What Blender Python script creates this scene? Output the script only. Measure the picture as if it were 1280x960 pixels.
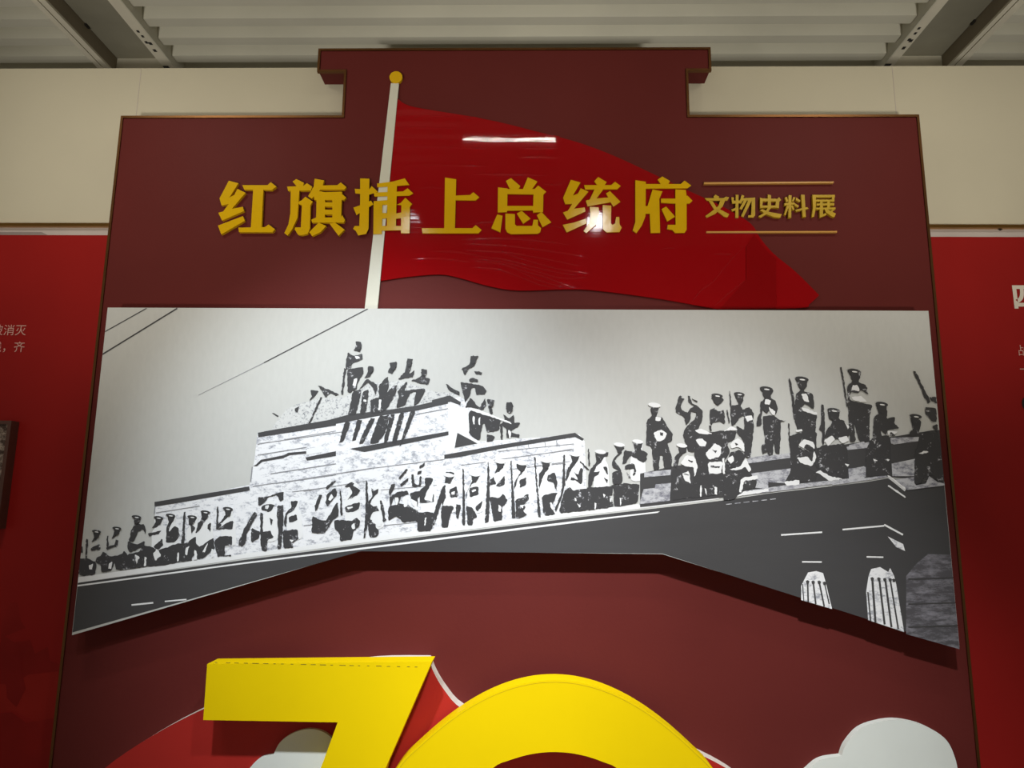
import bpy, bmesh, math, random
from mathutils import Vector, Matrix

scene = bpy.context.scene
for o in list(bpy.data.objects):
    bpy.data.objects.remove(o)
col = scene.collection
random.seed(7)

# ------------------------------------------------------------------ camera
EYE = Vector((0.0, -3.0, 1.7))
VY, VZ = (657.0, 631.0), (690.0, -4711.0)      # vanishing points of the depth and the vertical direction (1280x960)
F = math.sqrt(-((VY[0]-640)*(VZ[0]-640) + (VY[1]-480)*(VZ[1]-480)))
def camdir(px, py):
    return Vector(((px-640)/F, (480-py)/F, -1.0))
cy_ = camdir(*VY).normalized()
cz_ = camdir(*VZ); cz_ = (cz_ - cy_*cz_.dot(cy_)).normalized()
cx_ = cy_.cross(cz_)
R = Matrix((cx_, cy_, cz_))                    # camera space -> world space
def ray(px, py):
    return R @ camdir(px, py)
def P(px, py, Y=0.0):                          # pixel -> point on the vertical plane y = Y
    d = ray(px, py); t = (Y-EYE.y)/d.y
    return EYE + d*t
def PZ(px, py, z):
    d = ray(px, py); t = (z-EYE.z)/d.z
    return EYE + d*t
cam = bpy.data.cameras.new('camera')
cam.sensor_fit = 'HORIZONTAL'; cam.sensor_width = 36.0
cam.lens = F/1280*36.0
camo = bpy.data.objects.new('camera', cam)
camo.matrix_world = Matrix.Translation(EYE) @ R.to_4x4()
col.objects.link(camo)
scene.camera = camo

# ------------------------------------------------------------------ light
vs = scene.view_settings
vs.view_transform = 'Standard'; vs.look = 'None'; vs.gamma = 1.0; vs.use_curve_mapping = False
vs.exposure = 0.0
w = bpy.data.worlds.new('hall_ambience'); scene.world = w; w.use_nodes = True
bg = w.node_tree.nodes['Background']
bg.inputs[0].default_value = (1.0, 0.93, 0.80, 1); bg.inputs[1].default_value = 0.18

def spot(name, loc, target, power, angle, blend, colour, radius=0.05):
    l = bpy.data.lights.new(name, 'SPOT'); l.energy = power; l.color = colour
    l.spot_size = math.radians(angle); l.spot_blend = blend; l.shadow_soft_size = radius
    o = bpy.data.objects.new(name, l); col.objects.link(o)
    o.location = loc
    o.rotation_euler = (Vector(target)-Vector(loc)).to_track_quat('-Z', 'Y').to_euler()
    return o
spot('track_spot', (-0.97, -2.60, 4.02), (-0.64, -0.08, 1.64), 470, 42, 1.0, (0.84, 0.93, 1.0), 0.075)
spot('track_spot', (0.57, -2.60, 4.02), (0.06, -0.08, 1.12), 165, 58, 1.0, (0.98, 0.97, 0.98), 0.075)
spot('track_spot', (0.68, -2.62, 4.02), (0.62, -0.12, 0.60), 500, 48, 1.0, (0.94, 0.98, 1.0), 0.06)
for lx_, pw in ((-1.95, 14), (-0.12, 4), (1.75, 11)):      # short linear lamps along the wall, outer two added to brighten it
    tl = bpy.data.lights.new('linear_lamp', 'AREA'); tl.shape = 'RECTANGLE'; tl.size = 0.60; tl.size_y = 0.014
    tl.energy = pw; tl.color = (1.0, 0.94, 0.84)
    to = bpy.data.objects.new('linear_lamp', tl); col.objects.link(to); to.location = (lx_, -1.30, 4.05)
for sx in (-1, 1):                                 # unseen fill spots added to brighten the deck and the top of the wall
    spot('upward_fill', (2.4*sx, -4.2, 0.5), (1.25*sx, 0.3, 4.25), 400, 46, 1.0, (1.0, 0.95, 0.84), 0.2)

# ------------------------------------------------------------------ materials
def srgb(r, g, b):
    f = lambda c: (c/255/12.92) if c/255 <= 0.04045 else ((c/255+0.055)/1.055)**2.4
    return (f(r), f(g), f(b), 1.0)
def mat(name, c, rough=0.6, metal=0.0, spec=0.5, vary=0.0, vscale=6.0, bump=0.0, bscale=80.0, stretch=(1, 1, 1)):
    m = bpy.data.materials.new(name); m.use_nodes = True
    nt = m.node_tree; b = nt.nodes['Principled BSDF']
    b.inputs['Base Color'].default_value = c
    b.inputs['Roughness'].default_value = rough; b.inputs['Metallic'].default_value = metal
    b.inputs['Specular IOR Level'].default_value = spec
    tc = nt.nodes.new('ShaderNodeTexCoord'); mp = nt.nodes.new('ShaderNodeMapping')
    mp.inputs['Scale'].default_value = stretch
    nt.links.new(tc.outputs['Object'], mp.inputs[0])
    if vary > 0:
        n = nt.nodes.new('ShaderNodeTexNoise'); n.inputs['Scale'].default_value = vscale; n.inputs['Detail'].default_value = 4
        nt.links.new(mp.outputs[0], n.inputs['Vector'])
        rp = nt.nodes.new('ShaderNodeValToRGB')
        rp.color_ramp.elements[0].position = 0.3; rp.color_ramp.elements[1].position = 0.7
        rp.color_ramp.elements[0].color = tuple(x*(1-vary) for x in c[:3]) + (1,)
        rp.color_ramp.elements[1].color = tuple(min(1, x*(1+vary)) for x in c[:3]) + (1,)
        nt.links.new(n.outputs['Fac'], rp.inputs[0]); nt.links.new(rp.outputs[0], b.inputs['Base Color'])
    if bump > 0:
        n2 = nt.nodes.new('ShaderNodeTexNoise'); n2.inputs['Scale'].default_value = bscale; n2.inputs['Detail'].default_value = 3
        nt.links.new(mp.outputs[0], n2.inputs['Vector'])
        bp = nt.nodes.new('ShaderNodeBump'); bp.inputs['Strength'].default_value = bump; bp.inputs['Distance'].default_value = 0.01
        nt.links.new(n2.outputs['Fac'], bp.inputs['Height']); nt.links.new(bp.outputs[0], b.inputs['Normal'])
    return m
def speckle(name, c0, c1, scale, lo, hi, rough=0.55, stretch=(1, 1, 1)):   # two-tone halftone-like print tone
    m = bpy.data.materials.new(name); m.use_nodes = True
    nt = m.node_tree; b = nt.nodes['Principled BSDF']; b.inputs['Roughness'].default_value = rough
    b.inputs['Specular IOR Level'].default_value = 0.25
    tc = nt.nodes.new('ShaderNodeTexCoord'); mp = nt.nodes.new('ShaderNodeMapping'); mp.inputs['Scale'].default_value = stretch
    n = nt.nodes.new('ShaderNodeTexNoise'); n.inputs['Scale'].default_value = scale; n.inputs['Detail'].default_value = 6; n.inputs['Roughness'].default_value = 0.75
    rp = nt.nodes.new('ShaderNodeValToRGB')
    rp.color_ramp.elements[0].position = lo; rp.color_ramp.elements[1].position = hi
    rp.color_ramp.elements[0].color = c0; rp.color_ramp.elements[1].color = c1
    nt.links.new(tc.outputs['Object'], mp.inputs[0]); nt.links.new(mp.outputs[0], n.inputs['Vector'])
    nt.links.new(n.outputs['Fac'], rp.inputs[0]); nt.links.new(rp.outputs[0], b.inputs['Base Color'])
    return m

M = {}
M['cream'] = mat('cream_wall_paint', srgb(206, 198, 174), 0.75, vary=0.03, vscale=2.0, bump=0.03, bscale=120)
M['floor'] = mat('grey_floor', srgb(190, 184, 174), 0.5, vary=0.06, vscale=3)
M['deck'] = mat('painted_metal_deck', srgb(214, 211, 196), 0.55, vary=0.04, vscale=3)
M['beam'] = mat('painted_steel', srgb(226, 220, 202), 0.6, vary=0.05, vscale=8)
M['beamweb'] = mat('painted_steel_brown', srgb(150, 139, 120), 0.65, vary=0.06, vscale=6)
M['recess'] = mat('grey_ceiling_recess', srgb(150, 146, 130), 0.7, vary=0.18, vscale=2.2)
M['rust'] = mat('dark_bolt', srgb(35, 30, 26), 0.7, vary=0.2)
M['maroon'] = mat('maroon_vinyl', srgb(99, 40, 37), 0.5, spec=0.08, vary=0.04, vscale=2.5, bump=0.04, bscale=60)
M['bronze'] = mat('bronze_edging', srgb(120, 84, 52), 0.4, metal=1.0, vary=0.12, vscale=5)
M['gold_trim'] = mat('gold_trim', srgb(190, 145, 80), 0.28, metal=1.0, vary=0.1, vscale=4)
M['flag'] = mat('red_gloss_vinyl', srgb(150, 10, 16), 0.035, spec=0.3, bump=0.012, bscale=5.5, stretch=(0.30, 1, 11))
M['flag_fold_shade'] = mat('red_gloss_vinyl_shaded', srgb(136, 8, 13), 0.07, spec=0.3, bump=0.03, bscale=5.0, stretch=(0.35, 1, 6))  # darker copy of the flag red, shade of the fold put into the colour
M['pole'] = mat('white_pole_vinyl', srgb(215, 213, 196), 0.35, vary=0.03)
M['gold'] = mat('gold_acrylic', srgb(222, 176, 14), 0.12, spec=0.4, vary=0.03, vscale=12, bump=0.05, bscale=9)
M['gold_small'] = mat('gold_acrylic_small', srgb(196, 160, 30), 0.35, spec=0.4, vary=0.12, vscale=40)
M['line'] = mat('pale_gold_line', srgb(205, 150, 70), 0.35)
M['yellow'] = mat('yellow_numeral', srgb(240, 206, 0), 0.5, spec=0.15, vary=0.02, vscale=4)
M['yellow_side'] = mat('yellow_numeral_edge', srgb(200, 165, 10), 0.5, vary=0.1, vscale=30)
M['red_board'] = mat('red_backing', srgb(176, 40, 34), 0.5, spec=0.3, vary=0.03)
M['white_edge'] = mat('white_foam_edge', srgb(225, 218, 208), 0.7)
M['cloud'] = mat('white_cloud_board', srgb(226, 231, 226), 0.5, spec=0.3, vary=0.02)
M['red_panel'] = mat('red_panel_print', srgb(158, 30, 27), 0.45, spec=0.15, vary=0.07, vscale=1.6)
M['red_dark'] = mat('red_panel_print_hills', srgb(143, 27, 24), 0.45, spec=0.15, vary=0.12, vscale=5)
M['red_mid'] = mat('red_panel_print_mist', srgb(162, 35, 28), 0.45, spec=0.15, vary=0.1, vscale=4)
M['strip'] = mat('bare_panel_strip', srgb(196, 184, 176), 0.6, vary=0.05)
M['strip_shadow'] = mat('grey_shadow_strip', srgb(150, 138, 132), 0.6)  # shadow below the gold trim, put into the colour
M['text'] = mat('pale_print_text', srgb(222, 168, 156), 0.6)
M['text_white'] = mat('white_print_text', srgb(232, 222, 206), 0.6)
M['frame_brown'] = mat('brown_frame', srgb(92, 58, 48), 0.5, vary=0.1)
M['framed'] = speckle('old_brown_photo', srgb(74, 56, 48), srgb(178, 160, 146), 26, 0.45, 0.58)
M['black'] = mat('black_print', srgb(28, 14, 14), 0.6)
# tones of the mounted black and white print
M['sky'] = mat('print_pale_sky', srgb(202, 202, 198), 0.5, spec=0.2, vary=0.02, vscale=60, bump=0.05, bscale=30, stretch=(1, 1, 0.35))
M['paper'] = mat('print_white', srgb(238, 238, 238), 0.5, spec=0.3, vary=0.012, vscale=40, bump=0.05, bscale=30, stretch=(1, 1, 0.35))
M['ink'] = mat('print_dark_grey', srgb(70, 69, 70), 0.48, spec=0.35, vary=0.03, vscale=10, bump=0.05, bscale=22, stretch=(0.35, 1, 1.4))
M['tone'] = mat('print_mid_grey', srgb(150, 150, 154), 0.5, spec=0.3)
M['stone'] = speckle('print_stone_tone', srgb(156, 158, 168), srgb(240, 240, 242), 52, 0.35, 0.50, stretch=(0.55, 1, 1))
M['rubble'] = speckle('print_rubble_tone', srgb(120, 122, 130), srgb(212, 212, 210), 90, 0.36, 0.48)
M['figure'] = speckle('print_figure_tone', srgb(196, 196, 200), srgb(66, 65, 66), 40, 0.345, 0.40)
M['ledge'] = speckle('print_ledge_tone', srgb(120, 120, 130), srgb(196, 196, 200), 60, 0.38, 0.55, stretch=(0.5, 1, 1))
M['brick'] = speckle('print_dark_wall_tone', srgb(84, 82, 86), srgb(140, 138, 146), 30, 0.44, 0.66, stretch=(0.4, 1, 1.3))

# ------------------------------------------------------------------ mesh helpers
def newobj(name, verts, faces, material, parent=None, origin=None):
    me = bpy.data.meshes.new(name)
    if origin is not None:
        verts = [Vector(v)-Vector(origin) for v in verts]
    me.from_pydata([tuple(v) for v in verts], [], faces); me.update()
    mats = material if isinstance(material, (list, tuple)) else [material]
    for m in mats: me.materials.append(m)
    o = bpy.data.objects.new(name, me); col.objects.link(o)
    if origin is not None: o.location = origin
    if parent is not None:
        o.parent = parent
        if origin is None: o.location = -parent.location
        else: o.location = Vector(origin)-parent.location
    return o
def area2(p):
    return sum(p[i][0]*p[(i+1) % len(p)][1]-p[(i+1) % len(p)][0]*p[i][1] for i in range(len(p)))
class Geo:
    def __init__(s): s.v = []; s.f = []; s.mi = []
    def prism(s, xz, yf, yb, mi_front=0, mi_side=None, back=True):
        """xz: outline in metres on the board plane, yf: front y, yb: back y"""
        if area2(xz) < 0: xz = xz[::-1]
        n = len(xz); k = len(s.v); ms = mi_front if mi_side is None else mi_side
        s.v += [(x, yf, z) for x, z in xz]; s.f.append(list(range(k, k+n))); s.mi.append(mi_front)
        s.v += [(x, yb, z) for x, z in xz]
        if back: s.f.append(list(range(k+2*n-1, k+n-1, -1))); s.mi.append(ms)
        for i in range(n):
            j = (i+1) % n
            s.f.append([k+i, k+n+i, k+n+j, k+j]); s.mi.append(ms)
    def flat(s, xz, y, mi=0):
        if area2(xz) < 0: xz = xz[::-1]
        k = len(s.v); s.v += [(x, y, z) for x, z in xz]; s.f.append(list(range(k, k+len(xz)))); s.mi.append(mi)
    def box(s, a, b, mi=0):
        x0, y0, z0 = (min(a[i], b[i]) for i in range(3)); x1, y1, z1 = (max(a[i], b[i]) for i in range(3))
        s.prism([(x0, z0), (x1, z0), (x1, z1), (x0, z1)], y0, y1, mi)
    def build(s, name, mats, parent=None, origin=None):
        o = newobj(name, s.v, s.f, mats, parent, origin)
        if isinstance(mats, (list, tuple)) and len(mats) > 1:
            o.data.polygons.foreach_set('material_index', s.mi)
        return o
def base_of(g):
    xs = [v[0] for v in g.v]; ys = [v[1] for v in g.v]; zs = [v[2] for v in g.v]
    return Vector(((min(xs)+max(xs))/2, max(ys), min(zs)))
def tag(o, label, cat, group=None):
    o['label'] = label; o['category'] = cat
    if group: o['group'] = group
    return o
def struct(o):
    o['kind'] = 'structure'; return o
def empty(name, loc):
    o = bpy.data.objects.new(name, None); col.objects.link(o); o.location = loc; o.empty_display_size = 0.1
    return o
def px2(pts, Y):
    r = []
    for x, y in pts:
        p = P(x, y, Y); r.append((p.x, p.z))
    return r
def smooth(pts, n=5, closed=False):            # Catmull-Rom through points
    out = []; m = len(pts)
    rng = range(m) if closed else range(m-1)
    for i in rng:
        g = lambda k: pts[k % m] if closed else pts[max(0, min(m-1, k))]
        p0, p1, p2, p3 = g(i-1), g(i), g(i+1), g(i+2)
        for q in range(n):
            t = q/n
            out.append(tuple(0.5*((2*p1[a])+(-p0[a]+p2[a])*t+(2*p0[a]-5*p1[a]+4*p2[a]-p3[a])*t*t+(-p0[a]+3*p1[a]-3*p2[a]+p3[a])*t**3) for a in range(2)))
    if not closed: out.append(tuple(pts[-1]))
    return out
class Crop:                                     # coordinates read in an enlarged view of the photograph
    def __init__(s, x0, y0, sc): s.x0, s.y0, s.sc = x0, y0, sc
    def __call__(s, flatlist):
        return [(s.x0+flatlist[i]/s.sc, s.y0+flatlist[i+1]/s.sc) for i in range(0, len(flatlist), 2)]

WALL_Y = 0.125          # plane of the wall behind the title board
PIC_Y = -0.085          # face of the mounted print

# ------------------------------------------------------------------ setting: wall, floor, ceiling
wall_top = P(640, 84, WALL_Y).z
g = Geo(); g.box((-6, WALL_Y, 0), (6, WALL_Y+0.12, wall_top))
wall = struct(g.build('wall_back', M['cream']))
for xs in (P(174, 110, WALL_Y).x-1.22, P(174, 110, WALL_Y).x, P(1117, 105, WALL_Y).x, P(1117, 105, WALL_Y).x+1.22):                      # board joints of the partition
    g = Geo(); g.box((xs-0.0012, WALL_Y-0.0012, 0.02), (xs+0.0012, WALL_Y+0.002, wall_top-0.002))
    g.build('joint', M['strip'], wall)
g = Geo(); g.box((-6, -7, -0.05), (6, 4, 0)); struct(g.build('floor', M['floor']))

HB = 2.45; ZB = EYE.z+HB; ZD = EYE.z+HB*1.017; ZT = EYE.z+HB*1.04
lx = [-HB*k for k in (1.011, 0.996, 0.980, 0.944, 0.853, 0.828)]
rx = [HB*k for k in (0.816, 0.837, 0.922, 0.962, 0.975, 0.993)]
g = Geo(); g.box((-6, -7, ZT+0.13), (6, 4, ZT+0.25)); ceil = struct(g.build('ceiling', M['recess']))
def deck(x0, x1):                                # corrugated steel sheet, ribs running across the hall
    pitch, fl, wb, dep = 0.1545, 0.062, 0.014, 0.080
    y = P(640, 60, WALL_Y).y
    prof = []; y = -3.6
    k0 = 0.035
    while y < 2.2:
        prof += [(y+k0, ZD), (y+k0+fl, ZD), (y+k0+fl+0.006, ZD+dep), (y+k0+pitch-wb, ZD+dep)]
        y += pitch
    v = []; f = []
    for yy, zz in prof: v += [(x0, yy, zz), (x1, yy, zz)]
    for i in range(len(prof)-1): f.append([2*i, 2*i+1, 2*i+3, 2*i+2])
    return newobj('deck_sheet', v, f, M['deck'], ceil)
deck(-5.8, lx[0]); deck(lx[5], rx[0]); deck(rx[5], 5.8)
YB0, YB1 = -3.4, 1.5
def girder(a, sign):                             # double lipped flange with a deep web
    b = empty('beam', (0, 0, 0)); b.parent = ceil
    g = Geo()
    x0, x1, x2 = sorted(a[:2])[0], sorted(a[:2])[1], None
    for s0, s1 in ((a[0], a[1]), (a[1], a[2])):
        lo, hi = min(s0, s1), max(s0, s1)
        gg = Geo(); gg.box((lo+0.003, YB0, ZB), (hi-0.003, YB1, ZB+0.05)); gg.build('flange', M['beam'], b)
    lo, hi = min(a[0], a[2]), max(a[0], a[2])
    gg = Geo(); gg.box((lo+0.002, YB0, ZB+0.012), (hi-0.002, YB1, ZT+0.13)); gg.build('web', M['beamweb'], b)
    for k in range(9):
        gg = Geo(); yk = -0.9+k*0.33
        xk = a[2]
        gg.box((xk-0.008, yk-0.016, ZT-0.012), (xk+0.008, yk+0.016, ZT+0.012)); gg.build('bolt', M['rust'], b)
    return b
girder((lx[0], lx[1], lx[2]), 1); girder((rx[5], rx[4], rx[3]), -1)
def angle(x0, x1, dark_side):                    # single angle iron along the edge of the deck
    b = empty('beam', (0, 0, 0)); b.parent = ceil
    lo, hi = min(x0, x1), max(x0, x1)
    gg = Geo(); gg.box((lo, YB0, ZB), (hi, YB1, ZB+0.012)); gg.build('flange', M['beam'], b)
    gg = Geo(); xs = hi if dark_side > 0 else lo
    gg.box((xs-0.006, YB0, ZB+0.001), (xs+0.006, YB1, ZT+0.13)); gg.build('web', M['deck'], b)
    for k, (dx, yk, sz) in enumerate(((0.3, 0.66, 0.016), (0.5, 0.50, 0.008), (0.62, 0.44, 0.008), (0.35, 0.43, 0.007), (0.45, 0.38, 0.006), (0.4, 0.34, 0.006))):
        xx = lo+(hi-lo)*dx
        gg = Geo(); gg.box((xx-sz, yk-sz*1.3, ZB-0.002), (xx+sz, yk+sz*1.3, ZB+0.001)); gg.build('bolt_hole', M['rust'], b)
angle(lx[4], lx[5], 1); angle(rx[0], rx[1], -1)
for a, b in ((lx[2], lx[4]), (rx[1], rx[3])):
    yy = PZ(160, 73, ZT).y
    gg = Geo(); gg.box((a, yy, ZB+0.004), (b, yy+0.02, ZT+0.01)); gg.build('end_plate', M['beam'], ceil)
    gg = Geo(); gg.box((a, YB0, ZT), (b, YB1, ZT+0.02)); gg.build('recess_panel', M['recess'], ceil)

# ------------------------------------------------------------------ title board
xL = (P(152, 147).x+P(84, 787).x)/2; xR = (P(1147, 142).x+P(1213, 860).x)/2
zS = (P(152, 147).z+P(427, 149).z+P(860, 146).z+P(1147, 142).z)/4
xA = (P(429, 148).x+P(431, 105).x)/2; xB = (P(859, 146).x+P(860, 100).x)/2
zO = (P(400, 91).z+P(886, 86).z)/2; zT = (P(400, 64).z+P(887, 60).z)/2
xC, xD = P(399, 76).x, P(887, 74).x
outline = [(xL, 0.0), (xR, 0.0), (xR, zS), (xB, zS), (xB, zO), (xD, zO), (xD, zT), (xC, zT), (xC, zO), (xA, zO), (xA, zS), (xL, zS)]
board = tag(empty('title_board', (0.5*(xL+xR), 0.06, 0)), 'tall maroon title board with stepped top and bronze edging standing against the cream wall', 'display board')
g = Geo(); g.prism(outline, 0.0, WALL_Y-0.02); g.build('board_panel', M['maroon'], board)
EW = 0.011
def edging(p, q):
    (x0, z0), (x1, z1) = p, q
    gg = Geo()
    if abs(x0-x1) < 1e-6: gg.box((x0-EW/2, -0.006, min(z0, z1)-EW/2), (x0+EW/2, 0.010, max(z0, z1)+EW/2))
    else: gg.box((min(x0, x1)+EW/2, -0.006, z0-EW/2), (max(x0, x1)-EW/2, 0.010, z0+EW/2))
    gg.build('edge_trim', M['bronze'], board)
for i in range(1, len(outline)): edging(outline[i], outline[(i+1) % len(outline)])

# gold trims and red panels on the wall beside the board
zt = (P(60, 287, WALL_Y).z+P(1220, 281, WALL_Y).z)/2
for i, (x0, x1) in enumerate(((-4.6, xL-0.006), (xR+0.006, 4.6))):
    g = Geo(); g.box((x0, WALL_Y-0.022, zt-0.007), (x1, WALL_Y, zt+0.008))
    t = struct(g.build('trim_%d' % (i+1), M['gold_trim']))
zp = (P(60, 297, WALL_Y-0.006).z+P(1230, 293, WALL_Y-0.006).z)/2
panel_roots = []
for side, x0, x1, lab in ((-1, -4.6, xL-0.004, 'red printed wall panel with faded hills and the line of text ending 消灭'),
                          (1, xR+0.004, 4.6, 'plain red printed wall panel with a large white character and dark dot')):
    r = tag(empty('wall_panel', (0.5*(x0+x1), WALL_Y, 0)), lab, 'wall panel', 'red panels beside the title board')
    g = Geo(); g.box((x0, WALL_Y-0.006, 0.02), (x1, WALL_Y, zp)); g.build('printed_sheet', M['red_panel'], r)
    g = Geo(); g.box((x0, WALL_Y-0.003, zp), (x1, WALL_Y, zt-0.007)); g.build('bare_strip', M['strip'], r)
    panel_roots.append(r)
g = Geo(); yy = WALL_Y-0.0036
g.flat(px2([(-60, 290), (52, 290), (66, 297), (-60, 297)], yy), yy); g.build('shadow_patch', M['strip_shadow'], panel_roots[0])
g = Geo()
for q in ([(1190, 284.5), (1256, 284.5), (1250, 286.5), (1230, 285.5), (1192, 286.5)], [(1244, 284.5), (1258, 284.5), (1250, 288.5)]):
    g.flat(px2(q, yy), yy)
g.build('torn_edge', M['rust'], panel_roots[1])

# faded landscape printed at the foot of the left panel
yy = WALL_Y-0.0063
c = Crop(0, 680, 3.425)
g = Geo()
g.flat(px2(c([-300, 420, -200, 330, -120, 400, 0, 440, 10, 330, 45, 250, 75, 250, 90, 330, 110, 360, 20, 395, 60, 420, 130, 410, 150, 470, 205, 440, 215, 500, 268, 520, 262, 570, 120, 565, 60, 620, -300, 640]), yy), yy, 0)
g.flat(px2(c([-300, 600, 60, 600, 120, 560, 250, 545, 236, 745, 150, 760, 60, 715, -300, 740]), yy-0.0003), yy-0.0003, 1)
g.flat(px2(c([-300, 740, 0, 725, 50, 720, 110, 765, 236, 745, 215, 965, 160, 1600, -300, 1600]), yy-0.0006), yy-0.0006, 0)
g.flat(px2(c([40, 440, 70, 430, 95, 480, 90, 530, 110, 620, 70, 700, 30, 660, 20, 560]), yy-0.0009), yy-0.0009, 0)
g.build('landscape_print', [M['red_dark'], M['red_mid']], panel_roots[0])

def text(name, s, px, py, Yp, height_px, material, parent, align='RIGHT', bold=0.0):
    a = P(px, py, Yp); b = P(px, py-height_px, Yp)
    cu = bpy.data.curves.new(name, 'FONT'); cu.body = s; cu.size = (b.z-a.z)*1.12; cu.align_x = align; cu.offset = bold; cu.fill_mode = 'FRONT'
    to_ = bpy.data.objects.new(name, cu); col.objects.link(to_)
    dg = bpy.context.evaluated_depsgraph_get(); dg.update()
    me = bpy.data.meshes.new_from_object(to_.evaluated_get(dg))
    bpy.data.objects.remove(to_)
    me.materials.clear(); me.materials.append(material)
    o = bpy.data.objects.new(name, me); col.objects.link(o); o.parent = parent
    o.rotation_euler = (math.pi/2, 0, 0); o.location = Vector((a.x, Yp, a.z))-parent.location
    return o
yt = WALL_Y-0.0075
text('text_line', '被消灭', 32.5, 418, yt, 12.8, M['text'], panel_roots[0])
text('text_line', '线，齐', 30.5, 439, yt, 12.8, M['text'], panel_roots[0])
text('heading', '四', 1266, 383, yt, 30, M['text_white'], panel_roots[1], 'LEFT', 0.004)
text('text_line', '战', 1272.5, 443.5, yt, 13, M['text'], panel_roots[1], 'LEFT')
text('text_line', '一', 1275, 467, yt, 13, M['text'], panel_roots[1], 'LEFT')
g = Geo(); pc = P(1286, 505, yt); g.flat([(pc.x+0.03*math.cos(a*math.pi/12), pc.z+0.036*math.sin(a*math.pi/12)) for a in range(24)], yt)
g.build('printed_dot', M['black'], panel_roots[1])

# framed old picture hanging on the left panel
fr = tag(empty('framed_picture', P(-40, 660, WALL_Y-0.006)), 'old brown picture in a thick frame hanging on the red panel', 'picture')
fy = WALL_Y-0.05
A = P(12, 526, fy); B = P(-5, 661, fy); x1 = (A.x+B.x)/2+0.012; z1, z0 = A.z, B.z
x0 = x1-0.5
g = Geo(); g.box((x0, fy, z0), (x1, WALL_Y-0.0065, z1)); g.build('backing', M['frame_brown'], fr)
for (a, b) in (((x0, z0), (x0+0.016, z1)), ((x1-0.016, z0), (x1, z1)), ((x0+0.016, z0), (x1-0.016, z0+0.016)), ((x0+0.016, z1-0.016), (x1-0.016, z1))):
    g = Geo(); g.box((a[0], fy-0.006, a[1]), (b[0], fy, b[1])); g.build('frame_bar', M['frame_brown'], fr)
g = Geo(); g.box((x0+0.016, fy-0.002, z0+0.016), (x1-0.016, fy, z1-0.016)); g.build('picture_sheet', M['framed'], fr)

# ------------------------------------------------------------------ flag, pole
FY = -0.008
top = smooth([(497.0, 123), (511, 132), (548, 139), (589, 145.6), (630, 154), (669, 164), (721, 177.5), (768, 195), (824, 221), (862, 239), (905, 259), (938, 279), (950, 297), (967, 317), (995, 340), (1024, 369)], 4)
bot = smooth([(1024, 369), (1012, 380), (1000, 385), (905, 386), (884, 384), (828, 374), (749, 363.5), (709, 361.5), (649, 363), (613, 358), (573, 347), (549, 343), (509.5, 346), (475.9, 351)], 4)
flagroot = tag(empty('flag', (0, 0, 0)), 'glossy red cut-out flag with wavy edges flying from the white pole', 'flag')
flagroot.location = (P(700, 360, 0).x, -0.001, P(700, 385, 0).z)
g = Geo(); g.prism(px2(top+bot[1:], FY), FY, -0.0005, back=True); g.build('flag_sheet', M['flag'], flagroot)
c = Crop(820, 230, 5.333)
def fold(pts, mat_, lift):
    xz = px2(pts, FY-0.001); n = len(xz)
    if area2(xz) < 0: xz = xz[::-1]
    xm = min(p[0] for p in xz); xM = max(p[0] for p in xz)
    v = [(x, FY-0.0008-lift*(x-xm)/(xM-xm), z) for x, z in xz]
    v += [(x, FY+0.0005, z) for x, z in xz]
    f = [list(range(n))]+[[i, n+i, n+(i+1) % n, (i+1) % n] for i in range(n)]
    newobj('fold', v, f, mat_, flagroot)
fold(c([655, 335, 700, 400, 745, 455, 800, 500, 800, 828, 430, 828, 600, 640, 600, 420]), M['flag_fold_shade'], 0.004)
def ridge(g, pts, w, h):                          # a fine crease standing up from the sheet
    pts = smooth(pts, 5); n = len(pts); k = len(g.v); prof = [(-1, 0.0), (-0.6, 0.55), (-0.2, 0.95), (0.2, 0.95), (0.6, 0.55), (1, 0.0)]
    for i, (x, y) in enumerate(pts):
        t = i/(n-1); e = math.sin(math.pi*min(max(t, 0.02), 0.98))**0.5
        p = P(x, y, FY)
        for a, b in prof: g.v.append((p.x, FY-0.0002-h*b*e, p.z-a*w*e))
    m = len(prof)
    for i in range(n-1):
        for a in range(m-1):
            g.f.append([k+i*m+a, k+i*m+a+1, k+(i+1)*m+a+1, k+(i+1)*m+a]); g.mi.append(0)
c3 = Crop(460, 270, 3.765); c2 = Crop(460, 100, 5.333)
g = Geo()
for fl in ([460,42,560,30,640,36], [820,42,880,48,930,65], [480,240,600,250,700,280,800,320,900,345], [500,215,620,225,720,255,840,290,965,338], [480,185,640,205,760,235,880,262,985,280],
           [640,175,760,212,900,250,1035,270], [450,160,700,178,1000,235], [430,130,650,140,900,172,1010,190], [440,110,700,108,950,135], [700,255,800,300,920,335],
           [470,200,620,215,760,250,900,290,1030,290], [300,165,420,170,520,185], [200,205,330,200,480,218]):
    ridge(g, c3(fl), 0.0042, 0.0010)
for fl in ([190,240,350,236,560,246], [180,310,380,318,620,325], [230,452,520,450,800,462], [1020,455,1150,458,1270,452], [260,568,520,570,820,574], [700,628,900,632,1200,636],
           [1000,520,1120,516,1270,520], [640,252,690,250,740,255], [880,382,960,384,1060,378,1200,372,1280,378], [1170,690,1230,700,1290,695], [350,720,430,715,500,722]):
    ridge(g, c2(fl), 0.0050, 0.0010)
for fl in ([230,800,270,745,310,700,380,650,480,530,600,400], [390,815,470,740,600,640], [803,735,802,770,803,805], [25,435,80,425,130,430], [380,468,440,466,500,470]):
    ridge(g, c(fl), 0.0040, 0.0010)
wr = g.build('wrinkles', M['flag'], flagroot); wr['kind'] = 'stuff'
wr.data.polygons.foreach_set('use_smooth', [True]*len(wr.data.polygons))
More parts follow.
